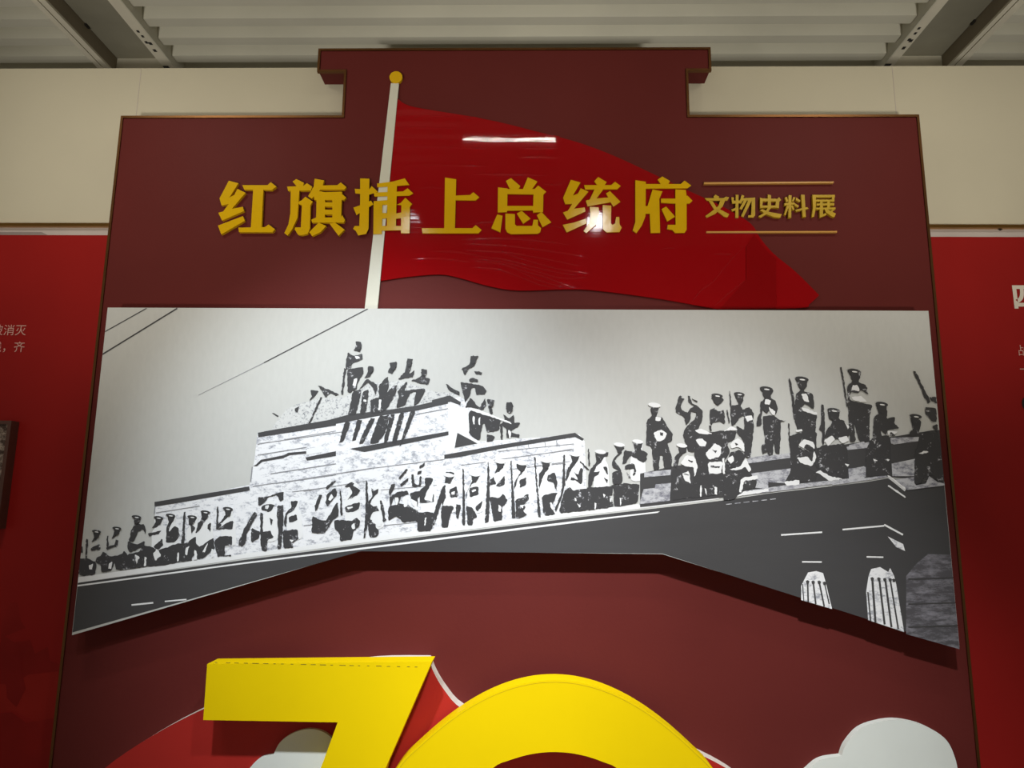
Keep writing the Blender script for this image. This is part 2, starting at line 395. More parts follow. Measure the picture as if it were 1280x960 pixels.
# pole with finial
poleroot = tag(empty('flagpole', (0, 0, 0)), 'white slanting cut-out flagpole with a round gold finial beside the red flag', 'flagpole')
pb = P(463, 385, 0); poleroot.location = (pb.x, -0.001, pb.z)
py_ = -0.012
g = Geo(); g.prism(px2([(488.5, 104), (498.5, 104), (471.8, 386), (455.8, 386)], py_), py_, -0.0005); g.build('shaft', M['pole'], poleroot)
ctr = P(495, 97, py_); rad = 0.5*(P(503, 97, py_).x-P(487, 97, py_).x)
g = Geo(); g.prism([(ctr.x+rad*math.cos(a*math.pi/16), ctr.z+rad*math.sin(a*math.pi/16)) for a in range(32)], py_-0.004, -0.0005); g.build('finial', M['gold'], poleroot)

# ------------------------------------------------------------------ raised title characters
L1 = Crop(260, 210, 7.111); L2 = Crop(435, 210, 7.111); L3 = Crop(605, 210, 7.111); L4 = Crop(770, 210, 7.111); L5 = Crop(870, 215, 6.737)
title = [
 ('红', 'first', L1, [
  [185,113,270,135,190,262,232,240,262,185,333,220,212,362,308,345,320,382,125,467,92,398,135,386,183,320,120,332,102,270],
  [88,512,210,465,310,428,327,468,118,590], [305,152,530,152,558,125,607,165,568,195,322,192], [402,185,492,185,475,540,380,540],
  [270,530,505,525,540,502,595,545,572,570,275,570]]),
 ('旗', 'second', L1, [
  [785,98,850,130,845,165,790,165,752,120], [703,165,845,160,880,135,925,165,915,200,712,202],
  [735,195,812,195,805,300,795,440,750,540,708,600,678,578,715,500,732,400],
  [806,300,835,285,865,255,930,298,910,330,905,540,885,585,830,597,800,592,770,545,775,528,825,528,835,330,806,320],
  [948,95,1032,110,1020,155,1150,152,1180,128,1230,170,1210,192,1000,192,920,272,890,250,940,165],
  [940,240,985,205,1040,215,1190,210,1192,232,1228,262,1210,283,945,283], [965,250,1040,240,1038,480,960,480], [1105,240,1190,235,1180,480,1105,480],
  [1030,305,1110,305,1110,343,1030,343], [1030,370,1110,370,1110,412,1030,412],
  [918,460,960,440,1180,440,1192,418,1218,462,1205,485,925,485], [985,485,1050,515,1000,570,925,605,900,570], [1080,495,1130,485,1213,548,1160,602]]),
 ('插', 'third', L2, [
  [108,92,190,95,182,540,160,585,90,598,70,560,45,540,60,515,100,515,108,300], [60,185,190,190,210,160,265,210,190,235,65,225],
  [48,352,110,330,205,290,225,322,75,418], [258,138,400,120,505,92,545,150,420,160,260,170], [228,218,490,208,530,180,580,225,545,245,235,253],
  [352,130,435,130,425,540,345,540], [228,295,350,285,350,325,305,328,300,585,225,588], [295,400,350,400,350,445,295,450],
  [435,325,470,310,510,265,570,320,550,345,547,580,470,580,475,330], [425,405,480,395,480,445,425,450], [298,515,477,515,477,553,298,556]]),
 ('上', 'fourth', L2, [
  [862,85,962,100,950,540,855,540], [955,245,1085,240,1115,215,1167,260,1135,287,955,285], [655,535,1105,535,1135,508,1187,550,1160,580,662,580]]),
 ('总', 'fifth', L3, [
  [240,90,322,160,305,190,230,185,195,115], [390,82,475,120,425,190,345,190], [125,172,210,182,205,390,122,395],
  [200,187,450,187,480,155,553,210,528,235,205,230], [440,225,528,225,525,390,435,395], [203,337,440,337,440,375,203,378],
  [118,412,165,425,145,570,65,535],
  [190,405,275,410,275,500,290,515,430,515,440,460,480,460,480,510,508,535,500,570,480,583,240,587,205,570,190,540],
  [335,380,413,450,348,495,292,405], [510,390,598,482,520,525,470,420]]),
 ('统', 'sixth', L3, [
  [772,105,858,128,790,245,835,228,860,180,928,210,800,362,895,350,902,385,740,458,702,395,745,380,785,318,722,320,703,265],
  [700,505,800,485,905,450,915,490,735,572], [1015,80,1090,125,1070,155,1010,155,980,118],
  [890,152,1130,152,1165,122,1215,160,1185,188,900,190],
  [985,185,1060,190,1000,270,1105,262,1085,225,1120,205,1213,300,1150,343,1125,303,920,340,905,290,940,280],
  [940,345,1020,350,1022,400,1000,500,910,578,885,560,940,480,945,400],
  [1055,330,1132,335,1128,490,1140,505,1165,495,1175,435,1203,435,1205,500,1225,530,1205,568,1090,572,1058,545]]),
 ('府', 'seventh', L4, [
  [412,75,480,115,465,145,400,145,370,103], [255,142,575,142,610,112,668,155,635,180,255,182],
  [172,108,265,122,262,430,230,510,182,580,148,555,172,480],
  [325,190,413,208,385,275,392,575,308,577,300,405,262,405,262,340,280,338], [400,272,530,272,530,315,400,308],
  [528,190,620,195,628,250,635,245,680,290,655,315,628,315,628,550,610,575,525,577,500,550,455,542,460,505,530,505],
  [445,342,525,432,455,475,405,365]]),
]
small = [
 ('文', 'first', [
  [165,190,195,208,190,222,155,222,148,205], [75,220,235,218,250,208,278,212,265,240,90,240],
  [205,238,245,242,225,290,165,350,90,385,80,370,140,325,190,285], [105,240,140,245,175,300,280,355,265,382,235,375,150,310]]),
 ('物', 'second', [
  [298,212,320,215,318,240,335,240,335,190,358,192,358,240,372,240,372,262,358,262,358,385,332,385,332,322,305,332,297,315,333,302,333,265,305,265],
  [385,192,408,200,398,220,498,215,498,365,485,382,440,382,440,366,465,363,470,240,395,240,378,268,365,258],
  [405,235,432,238,385,318,366,308], [440,238,470,240,400,380,380,370]]),
 ('史', 'third', [
  [540,215,562,222,560,300,540,305], [540,222,685,225,700,212,718,235,700,248,540,245], [672,235,702,235,698,305,672,300],
  [555,282,680,282,680,300,555,300], [605,190,632,195,632,300,600,350,545,385,527,372,580,340,605,300],
  [540,320,560,312,610,335,723,355,710,385,660,380,580,350]]),
 ('料', 'fourth', [
  [780,195,805,195,802,385,778,385], [745,262,830,255,835,272,745,282], [748,215,765,210,778,245,762,255], [820,210,838,215,820,250,808,245],
  [765,282,785,285,755,365,742,358], [800,282,815,280,830,315,815,320], [885,190,915,192,925,378,898,378], [835,318,935,295,950,308,845,332],
  [845,215,880,240,870,255,840,235], [832,262,868,285,858,300,828,280]]),
 ('展', 'fifth', [
  [980,192,1170,192,1170,212,980,212], [1000,232,1165,232,1165,248,1000,248], [1145,205,1168,205,1165,245,1145,245],
  [980,192,1010,195,1010,300,995,375,975,378,985,300], [1015,265,1165,262,1165,280,1015,280], [1045,245,1068,245,1068,305,1045,305],
  [1105,245,1128,245,1128,305,1105,305], [1010,300,1175,298,1175,315,1010,315], [1042,312,1070,312,1070,355,1095,345,1098,362,1042,385],
  [1082,312,1108,315,1178,350,1165,382,1140,372,1095,340], [1140,320,1168,318,1135,350,1115,340]]),
]
TY = -0.016
for ch, nth, cr, strokes in title:
    g = Geo()
    yb = -0.0005 if ch in '红旗' else (py_-0.0002 if ch == '插' else FY-0.0016)
    for k, s in enumerate(strokes): g.prism(px2(cr(s), TY), TY-k*3e-5, yb)
    tag(g.build('title_character', M['gold'], None, base_of(g)), 'large raised gold character %s, %s in the main title line' % (ch, nth), 'character', 'large gold title characters')
SY = -0.014
for ch, nth, strokes in small:
    g = Geo()
    for k, s in enumerate(strokes): g.prism(px2(L5(s), SY), SY-k*3e-5, FY-0.0002 if ch in '文物' else -0.0005)
    tag(g.build('subtitle_character', M['gold_small'], None, base_of(g)), 'small gold character %s, %s of the five between two thin gold lines' % (ch, nth), 'character', 'small gold subtitle characters')
for pts, lab in (([68,86,1160,79,1160,92,68,101], 'thin gold line above the small subtitle characters'), ([88,499,1188,496,1188,509,88,512], 'thin gold line below the small subtitle characters')):
    g = Geo(); g.prism(px2(L5(pts), SY), SY, -0.0005)
    tag(g.build('gold_line', M['line'], None, base_of(g)), lab, 'line', 'thin gold lines around the subtitle')

# ------------------------------------------------------------------ mounted black and white print
pic = tag(empty('mounted_print', (0, 0, 0)), 'large black and white print of uniformed figures lined along a rooftop', 'picture')
pt = (P(136, 385, PIC_Y).z+P(1160, 388, PIC_Y).z)/2
pxl = (P(136, 385, PIC_Y).x+P(88.6, 792, PIC_Y).x)/2; pxr = (P(1160, 388, PIC_Y).x+P(1200, 811, PIC_Y).x)/2
zc1, zc2 = P(451, 689, PIC_Y), P(828, 692, PIC_Y)
zb = (P(88.6, 792, PIC_Y).z+P(1200, 811, PIC_Y).z)/2; zm = (zc1.z+zc2.z)/2
pic_out = [(pxl, zb), (zc1.x, zm), (zc2.x, zm), (pxr, zb), (pxr, pt), (pxl, pt)]
pic.location = (0.5*(pxl+pxr), 0, zb)
g = Geo(); g.prism(pic_out, PIC_Y, -0.0005, 0, 1); g.build('print_panel', [M['sky'], M['white_edge']], pic)

A = Crop(85, 610, 5.818); B = Crop(290, 530, 5.333); C = Crop(380, 560, 7.111); D = Crop(520, 540, 6.4); E = Crop(670, 540, 7.111)
Fc = Crop(790, 470, 5.647); G = Crop(930, 450, 5.647); H = Crop(1040, 440, 4.8); T1 = Crop(330, 410, 5.565); T2 = Crop(540, 410, 5.818)
U = Crop(170, 480, 5.12); V = Crop(540, 480, 5.818); W = Crop(900, 580, 4.0); Z = Crop(80, 640, 2.909); A4 = Crop(0, 270, 4.173); ID = Crop(0, 0, 1)
MI = {'ink': 0, 'paper': 1, 'stone': 2, 'ledge': 3, 'brick': 4, 'tone': 5, 'rubble': 6, 'figure': 7}
art = Geo(); LC = {}
def chaikin(p, r=0.12):
    o = []
    for i in range(len(p)):
        a, b = p[i], p[(i+1) % len(p)]
        o += [(a[0]+(b[0]-a[0])*r, a[1]+(b[1]-a[1])*r), (b[0]+(a[0]-b[0])*r, b[1]+(a[1]-b[1])*r)]
    return o
def ragged(p, step=2.2, amp=0.55):               # uneven edge of a coarse enlargement
    o = []
    for i in range(len(p)):
        a, b = p[i], p[(i+1) % len(p)]
        n = max(1, int(math.hypot(b[0]-a[0], b[1]-a[1])/step))
        for k in range(n):
            t = k/n; o.append((a[0]+(b[0]-a[0])*t+random.uniform(-amp, amp), a[1]+(b[1]-a[1])*t+random.uniform(-amp, amp)))
    return o
def clip_half(poly, nx, nz, d):                   # keep nx*x + nz*z <= d
    out = []
    for i in range(len(poly)):
        p, q = poly[i], poly[(i+1) % len(poly)]
        a = nx*p[0]+nz*p[1]-d; b = nx*q[0]+nz*q[1]-d
        if a <= 0: out.append(p)
        if (a < 0 < b) or (b < 0 < a):
            t = a/(a-b); out.append((p[0]+(q[0]-p[0])*t, p[1]+(q[1]-p[1])*t))
    return out
def clip_rect(poly):
    m = 0.0012
    for nx, nz, d in ((-1, 0, -(pxl+m)), (1, 0, pxr-m), (0, 1, pt-m)):
        poly = clip_half(poly, nx, nz, d)
        if len(poly) < 3: return []
    return poly
def ink(layer, tone, cr, *polys, round_=True):
    if layer >= 3 and tone == 'ink': tone = 'figure'
    for p in polys:
        LC[layer] = LC.get(layer, 0)+1
        y = PIC_Y-0.0003-layer*0.0008-LC[layer]*5e-6
        pts = cr(p)
        if round_ and (layer >= 3 and tone in ('figure', 'paper')): pts = ragged(chaikin(pts))
        q = clip_rect(px2(pts, PIC_Y))
        if len(q) >= 3: art.flat(q, y, MI[tone])
def stroke(layer, tone, cr, x0, y0, x1, y1, w0, w1=None):
    w1 = w0 if w1 is None else w1
    dx, dy = x1-x0, y1-y0; n = math.hypot(dx, dy); ax, ay = -dy/n, dx/n
    ink(layer, tone, cr, [x0+ax*w0/2, y0+ay*w0/2, x1+ax*w1/2, y1+ay*w1/2, x1-ax*w1/2, y1-ay*w1/2, x0-ax*w0/2, y0-ay*w0/2], round_=False)

# stonework of the stepped parapet
ink(0, 'rubble', ID, [335,545,345,528,358,512,372,505,400,498,430,497,460,480,500,476,545,490,575,492,570,505,450,530])
ink(0, 'stone', ID, [194,630,312,606,318,575,322,541,450,524,575,496,590,505,585,540,600,552,724,543,731,552,734,642,520,670,300,698,193,714])
ink(1, 'paper', V, [130,145,265,185,275,380,345,430,165,470,100,560,60,620,110,480,120,150])
ink(1, 'paper', V, [1035,390,1085,410,1100,640,1060,640,1030,560])
ink(1, 'paper', U, [1095,415,1180,400,1195,435,1090,455])
ink(2, 'ink', V, [185,355,330,432,165,465], [90,515,480,445,1040,355,1105,400,1095,412,1040,385,880,410,500,470,200,530,90,545], [0,365,120,345,120,370,0,388])
ink(2, 'ink', U, [120,755,725,655,730,680,360,745,120,785], [780,312,1280,225,1280,265,785,340],
    [750,525,770,515,800,485,950,455,975,440,1090,430,1090,445,985,455,940,475,810,497,775,525], [1085,470,1280,430,1280,460,1095,490])
ink(2, 'ink', T1, [0,720,450,640,600,600,860,570,1060,540,1280,490,1280,525,1060,575,800,610,560,655,200,720,0,750], [600,840,850,795,1280,720,1280,745,960,810,700,862])
ink(2, 'ink', T2, [0,525,130,490,210,540,205,560,135,535,0,568])
for s in ((U,780,385,860,370,5), (U,780,455,1090,405,5), (U,860,575,1280,510,5), (U,750,655,900,632,4), (U,895,635,1280,580,6), (U,1000,690,1280,655,4), (U,950,355,1280,300,3),
          (C,0,275,600,180,8), (C,600,180,1250,100,5), (C,0,385,560,290,4), (C,650,375,1180,330,4), (C,0,690,80,680,6), (C,690,690,1000,660,5),
          (D,360,265,560,240,4), (D,620,225,1260,140,5), (D,740,300,1180,250,4), (V,480,490,1030,435,4), (V,820,420,826,450,4), (V,905,410,911,445,4), (V,700,440,706,470,4), (V,620,455,626,480,4),
          (E,80,190,320,150,4), (E,0,300,300,260,4), (E,180,75,186,115,4), (E,80,90,86,140,4), (T1,1060,600,1280,560,5), (T1,0,800,560,720,4), (U,745,530,735,625,7), (U,125,780,118,830,6), (A,640,180,960,130,5)):
    stroke(2, 'tone', *s)
# cornice below the figures
ink(0, 'ink', ID, [80,731,305,700,450,681,520,672,720,647,850,632,900,626,960,617,1080,603,1110,598,1200,603,1300,603,1300,826,1200,811,828,692,451,689,80,793.5])
ink(1, 'paper', ID, [80,724,305,692,450,673,520,664,720,639,850,624,902,619,898,624,850,630,720,645,520,670,450,679,305,698,80,731])
ink(1, 'paper', ID, [80,733.5,305,703,520,676,720,651,825,639,822,641,720,653.5,520,678.5,305,705,80,735.5])
# wires, stray marks
for s in ((A4,540,608,765,482,5), (A4,530,725,925,482,7)): stroke(1, 'ink', *s)
stroke(1, 'ink', ID, 330, 453.5, 460, 386, 1.3); stroke(1, 'tone', ID, 248, 494, 330, 453.5, 0.5, 0.9)
ink(1, 'ink', T1, [55,592,70,592,103,612,95,620], [215,560,245,545,235,590,215,580])

# pale caps, tunics and belts of the row of figures
def tunic(cr, hx, hy, k):
    w_ = lambda v: v*k
    ink(2, 'paper', cr, smooth_flat([hx-w_(34), hy-w_(8), hx-w_(20), hy-w_(34), hx+w_(20), hy-w_(36), hx+w_(46), hy-w_(10), hx+w_(40), hy+w_(40), hx+w_(62), hy+w_(90),
        hx+w_(68), hy+w_(190), hx+w_(62), hy+w_(290), hx-w_(48), hy+w_(300), hx-w_(58), hy+w_(190), hx-w_(54), hy+w_(100), hx-w_(30), hy+w_(60)]))
def smooth_flat(fl):
    return [c_ for p in smooth([(fl[i], fl[i+1]) for i in range(0, len(fl), 2)], 3, True) for c_ in p]
for hx in ((268, 340), (470, 345), (672, 255), (845, 270), (1040, 250)): tunic(D, hx[0], hx[1], 1.0)
for hx in ((345, 225), (575, 205), (900, 115)): tunic(E, hx[0], hx[1], 1.05)
for hx in ((660, 235), (750, 215), (910, 225), (1000, 190), (1165, 165)): tunic(A, hx[0], hx[1], 0.85)
for hx in ((430, 340), (635, 385), (1105, 290)): tunic(C, hx[0], hx[1], 1.1)
for hx in ((250, 540), (415, 530)): tunic(B, hx[0], hx[1], 0.8)
# figures on the upper block
ink(3, 'ink', T1,
 [640,95,680,100,680,150,665,168,625,160,640,130], [585,170,620,195,685,180,690,215,650,235,620,240,600,285,570,290,575,210],
 [580,290,640,280,690,270,690,320,650,395,650,425,585,455,580,360], [557,280,572,285,550,465,537,460],
 [370,395,525,460,500,470,460,455,430,485,405,440], [320,430,380,435,350,485,318,505,335,470], [395,480,407,485,325,660,310,665],
 [725,268,765,270,760,305,735,340,700,350,720,320], [600,540,620,440,680,430,660,520,640,600,585,610], [690,440,730,430,715,560,700,600,668,600,680,500],
 [665,420,720,350,790,400,780,470,755,410,720,380,680,420], [870,245,930,235,915,290,895,320,862,310,880,270],
 [995,215,1035,215,1030,250,1010,320,1050,290,1040,340,985,352,930,360,985,300], [1090,285,1138,292,1125,350,1155,350,1140,395,1085,388,1020,365,1075,350,1105,320],
 [800,400,860,335,870,400,840,490,800,490], [740,495,830,480,900,400,930,395,910,470,860,560,820,590,745,600],
 [930,440,990,375,1000,380,975,440,1030,430,1130,420,1080,520,1040,545,1060,440,1010,460,980,540,920,560,940,470],
 [565,650,605,655,550,795,525,800], [650,640,685,640,640,780,612,785], [740,625,775,630,690,800,660,805], [800,615,880,605,840,740,790,800,735,805],
 [880,600,915,600,855,800,830,800], [945,590,980,590,920,800,890,800], [1020,575,1055,580,970,790,940,830])
ink(4, 'paper', T1, [625,355,650,345,640,410,618,400], [800,500,818,495,812,570,796,575], [630,195,660,200,670,215,640,215], [690,500,715,500,712,515,692,515])
ink(3, 'ink', T2,
 [280,205,340,205,320,250,310,280,265,300,240,345,215,295,270,270,280,240], [305,312,365,320,360,340,320,335], [268,375,300,360,335,375,332,392,270,392],
 [210,395,260,400,370,420,395,455,385,485,320,485,310,430,290,440,275,490,240,545,230,490,210,430], [100,400,155,445,205,470,200,490,120,455],
 [250,560,280,505,300,520,320,560,350,575,385,510,395,560,370,600,290,575,240,580],
 [265,600,350,620,500,670,490,740,465,750,400,760,385,700,370,690,345,820,290,790,270,760], [400,515,455,525,450,555,430,570,445,620,425,630,410,570],
 [540,545,580,538,592,565,575,610,545,615,535,580], [520,625,560,660,595,630,600,690,640,690,620,725,580,740,575,760,640,775,635,795,585,790,540,800,540,735,500,700,530,665],
 [495,690,515,720,515,810,500,810], [400,770,460,790,440,820,400,830])
ink(4, 'paper', T2, [295,640,312,650,312,705,300,700], [340,655,352,650,350,710,336,700], [275,580,330,590,580,690,575,700,440,650,280,600], [555,740,575,750,570,800,560,800])

# figures on the left ledge
ink(3, 'ink', A,
 [135,370,150,375,140,510,130,510], [95,420,110,425,108,470,92,470], [80,510,140,510,210,540,200,630,110,640,75,620], [185,320,240,320,225,350,205,380,175,395,195,355], [165,440,235,405,240,445,170,455],
 [285,350,297,350,297,420,285,430], [335,290,385,292,375,330,345,355,315,375,340,320], [280,430,345,410,350,375,370,380,365,420,280,450],
 [235,495,260,460,310,500,400,480,410,455,440,490,430,580,385,600,350,590,340,535,320,600,250,615,240,560,200,540,215,505],
 [478,212,528,210,528,240,510,260,560,265,570,340,545,300,510,320,480,390,445,385,465,300,490,258], [440,385,500,410,560,385,560,420,450,470,435,440],
 [440,480,520,465,545,415,620,430,650,450,700,440,790,405,860,400,930,350,935,400,960,430,1040,370,1060,365,1070,440,1030,470,990,510,940,520,910,490,900,530,800,540,740,555,670,565,570,570,520,580,390,595,400,540],
 [635,222,690,220,680,250,650,285,610,290,640,255], [585,330,680,310,670,330,595,350], [620,430,690,365,695,420,650,450],
 [722,200,780,202,770,235,745,280,735,320,780,275,805,290,815,350,780,395,715,400,720,290,735,245],
 [845,175,855,175,850,400,825,400,835,260], [880,215,940,210,925,245,900,240,905,270,930,290,900,340,900,290,880,260],
 [970,175,1025,175,1015,215,985,260,965,300,930,330,945,260,975,220], [1015,270,1040,250,1040,320,1020,300],
 [1085,135,1098,140,1092,300,1078,300], [1135,150,1195,148,1185,190,1150,225,1110,260,1120,265,1090,300,1080,270,1120,235,1150,190],
 [1090,300,1180,240,1205,240,1200,300,1110,300], [1065,380,1110,350,1200,350,1190,420,1140,420,1145,490,1090,500,1075,440], [1130,490,1190,486,1190,496,1130,498], [1255,400,1280,340,1300,330,1300,390,1265,430])
ink(4, 'paper', A, [490,480,525,500,500,560,495,520], [560,500,575,500,570,570,555,570], [620,480,650,440,680,490,640,530], [1000,420,1020,400,1000,470,980,460],
 [920,450,940,460,940,520,920,520], [1045,440,1060,440,1060,500,1045,510], [155,560,190,550,180,590,160,590], [300,550,325,535,315,590,295,585], [860,440,885,420,870,490,855,480], [800,470,812,470,806,535,796,535])

# figures before the inscription
ink(3, 'ink', B,
 [175,490,230,485,345,450,345,500,325,520,300,470,240,490,225,520,180,545], [150,585,170,600,130,680,60,810,40,810,80,700], [130,690,190,720,180,760,130,790],
 [200,550,250,530,290,540,250,590,200,570], [305,545,345,540,345,640,330,830,305,835,310,700,300,600],
 [190,590,210,600,205,720,260,710,280,760,240,770,235,845,200,845,190,760], [250,620,275,640,260,680], [390,515,440,512,435,540,400,590,370,600,360,690,345,660,360,590,400,555],
 [380,620,430,600,440,640,380,660], [340,710,440,700,445,770,405,790,410,825,345,830])
ink(4, 'paper', B, [225,545,250,540,240,570,220,565], [385,770,415,775,400,790])
ink(3, 'ink', C,
 [190,350,270,285,290,295,205,370], [110,480,140,410,165,420,140,500,105,560,95,520], [205,420,280,350,300,400,260,460,210,520,190,490],
 [75,600,150,640,200,640,300,470,310,600,260,640,180,760,110,760,70,750],
 [320,345,335,450,345,600,325,600], [355,340,420,300,450,310,440,340,500,370,480,420,410,450,390,460,430,400,415,350], [370,520,430,500,500,480,495,540,440,570,370,570],
 [270,640,350,640,420,650,470,620,500,650,490,700,440,740,430,810,320,830,320,760,275,720], [550,290,565,290,575,640,545,800,530,800,548,560],
 [597,350,625,380,665,360,660,400,610,450,590,500,620,520,650,510,670,560,610,570,590,640,640,640,640,700,670,740,650,790,580,795,565,600,575,470,610,430],
 [672,470,690,470,720,560,715,620,740,640,705,665],
 [840,265,910,185,925,195,855,280], [780,320,815,315,800,370,760,430,750,390], [1030,160,1075,130,1075,155,1020,185], [1010,210,1050,200,1045,225,1010,235],
 [955,240,975,235,985,320,1025,330,1030,250,1045,250,1040,340,960,350], [850,330,930,260,930,290,870,345],
 [760,430,840,390,920,380,930,410,860,430,845,500,820,520,800,440,765,530], [940,400,1030,380,1040,400,1010,450,1010,540,960,480],
 [750,520,850,490,940,510,1010,570,1150,570,1160,640,1080,690,1140,720,1010,740,1005,645,880,660,820,600,750,650])
ink(4, 'paper', C, [215,455,245,410,265,440,235,470], [380,530,430,515,440,530,390,545], [420,690,450,660,455,720,430,725], [600,650,655,600,690,600,690,690,660,700], [870,440,925,440,920,520,890,525], [945,450,1000,470,1015,560,990,550], [805,440,845,440,835,505,815,510])
ink(3, 'ink', D,
 [70,365,140,370,125,410,90,470,60,540,130,560,140,490,145,560,60,570,30,560,35,460,75,430], [5,650,140,645,130,790,10,795],
 [235,322,305,322,300,370,265,405,232,410,240,360], [210,440,235,420,240,520,215,590,205,560,150,740,130,740,150,620], [265,460,330,430,335,520,275,525],
 [200,590,310,590,270,680,255,765,205,765], [320,580,360,580,340,700,320,680], [372,295,382,295,392,560,395,745,370,745,375,480],
 [432,325,510,345,500,375,462,405,420,450,400,545,400,500,455,385], [425,450,500,435,500,500,430,525], [400,590,450,600,490,680,460,690,450,745,415,745], [470,600,535,545,520,600,490,640],
 [575,235,583,235,590,440,585,720,550,725,565,480], [640,235,710,255,695,290,660,320,625,335,650,290], [640,430,710,345,710,420,690,430,650,440], [590,380,625,360,640,420,590,420],
 [585,520,660,525,700,495,735,550,690,600,690,705,620,715,600,600], [755,230,765,230,775,400,800,690,765,690,765,480],
 [805,255,885,270,870,300,845,330,820,360,800,420,780,470,790,400,840,320,810,290], [830,385,880,360,885,420,830,450],
 [795,540,850,525,900,490,905,540,860,580,880,600,855,630,890,660,830,690,800,690], [945,200,955,205,970,400,1000,680,975,680,965,480],
 [1005,225,1075,245,1060,290,1030,330,1000,400,985,470,980,340,1015,300], [1050,350,1110,320,1130,400,1125,470,1100,410,1050,390],
 [1005,510,1130,480,1110,540,1080,600,1115,660,1020,670], [1180,180,1190,185,1190,420,1175,500,1120,640,1110,620,1165,480])
ink(4, 'paper', D, [70,690,85,680,80,740,70,750], [660,580,682,600,680,640,660,635], [830,590,865,580,850,615], [1070,570,1085,560,1105,620,1085,620], [285,480,310,470,310,500,290,505], [445,470,480,455,480,470,450,485])
ink(3, 'ink', E,
 [310,200,350,215,370,190,385,210,375,250,345,290,310,340,290,400,265,440,270,340,320,270], [335,350,370,380,400,320,420,340,405,470,350,430,305,430,310,400,375,430],
 [300,490,330,520,440,500,470,540,460,640,520,640,515,690,410,700,200,725,250,520], [245,205,255,205,260,470,240,500], [460,145,472,150,480,300,465,300], [385,260,400,260,480,340,460,340],
 [530,185,640,180,640,205,610,220,585,265,540,300,510,360,570,350,550,380,520,400,490,490,460,490,470,350,540,260,530,220],
 [590,310,630,310,640,380,610,340], [600,400,635,420,635,460], [440,495,600,490,660,480,680,500,680,560,650,560,690,640,690,665,440,700],
 [690,115,780,120,780,150,760,160,760,190,700,245,710,280,745,310,770,400,760,460,680,470,680,350,740,350,670,300,690,230,735,190],
 [780,160,880,175,960,200,990,240,950,275,900,240,840,210,800,270,770,290], [690,480,790,450,860,465,920,470,905,630,750,660,690,665],
 [790,300,850,280,880,290,890,370,860,390,870,330,790,330], [800,350,840,400,825,410], [865,90,945,95,940,130,915,175,890,180,870,130], [670,470,920,460,915,500,670,500])
ink(4, 'paper', E, [345,585,360,590,358,615,345,610], [360,630,400,660,385,672], [520,630,535,635,530,690,520,690], [655,585,675,590,672,625,655,620], [745,585,760,590,755,655,745,650], [595,545,620,560,605,585])

# right-hand ledge
ink(2, 'ink', ID, [800,592,845,582,935,576,988,567,1078,552,1165,538,1200,536,1200,604,1110,596,960,615,800,634])
ink(3, 'ledge', Fc, [820,580,960,555,960,585,830,610], [85,680,275,660,270,700,85,715], [165,765,275,755,265,880,50,905,80,800,160,790], [860,700,960,680,960,795,870,790])
ink(3, 'ledge', G, [20,700,330,655,330,690,30,730], [50,800,330,765,320,800,280,870,130,860,60,830], [740,600,847,575,847,620,735,635], [740,770,847,750,847,830,740,835])
ink(3, 'ledge', G, [0,925,280,885,847,825,847,848,0,955]); ink(3, 'paper', Fc, [740,845,760,820,960,795,960,815,740,850])
ink(3, 'ledge', H, [85,570,220,540,220,575,90,588], [340,545,350,515,520,510,515,535,370,555], [355,670,500,640,490,745,360,745], [95,700,200,690,200,750,100,765], [0,782,320,740,330,752,0,800],
    [375,765,495,750,500,800,560,790,580,745,630,780,680,790,680,800,450,828], [560,640,600,640,600,740,560,740])
ink(3, 'paper', H, [325,738,345,745,445,820,430,825], [335,795,440,870,432,875,332,800])
ink(4, 'ink', Fc,
 [125,225,190,225,180,265,170,285,210,290,250,360,285,410,285,455,245,470,280,570,280,650,230,660,215,560,195,560,190,660,150,660,140,500,95,480,105,310,145,280],
 [335,135,350,140,350,160,370,160,345,200,345,240,390,260,410,230,440,215,400,190,390,140,405,140,420,190,460,210,500,245,495,310,465,380,440,385,440,540,395,530,360,420,370,370,445,300,450,260,415,250,410,310,380,350,370,290,310,260,305,225],
 [420,160,460,175,458,188,425,168], [558,150,590,135,645,165,630,190,600,210,575,190], [550,240,580,225,600,250,650,240,655,340,610,320,570,330,555,350,545,300], [665,240,672,240,690,330,680,330],
 [683,105,693,108,700,220,720,350,700,350,690,210], [725,120,785,125,785,170,765,210,780,240,830,225,860,270,855,300,800,280,760,290,730,340,700,345,700,210,745,205,750,180,730,160],
 [735,350,790,380,860,345,850,460,830,570,790,570,790,470,740,400], [320,480,390,490,385,530,345,560,330,600,320,650,290,640,300,570,335,540],
 [280,660,340,650,350,760,410,760,415,860,270,880], [380,600,420,590,430,640,390,660], [10,470,70,475,60,520,110,545,100,590,60,600,0,560,20,520],
 [430,380,500,400,600,390,650,385,740,390,720,450,670,470,690,540,650,600,660,680,800,660,830,700,880,730,870,790,790,810,740,850,720,870,640,880,650,700,640,800,600,840,520,850,500,760,430,770,430,720,460,640,440,560,440,480],
 [690,540,760,520,800,570,760,640,700,650,660,620], [540,350,560,350,560,390,545,385], [400,770,520,760,520,850,410,862])
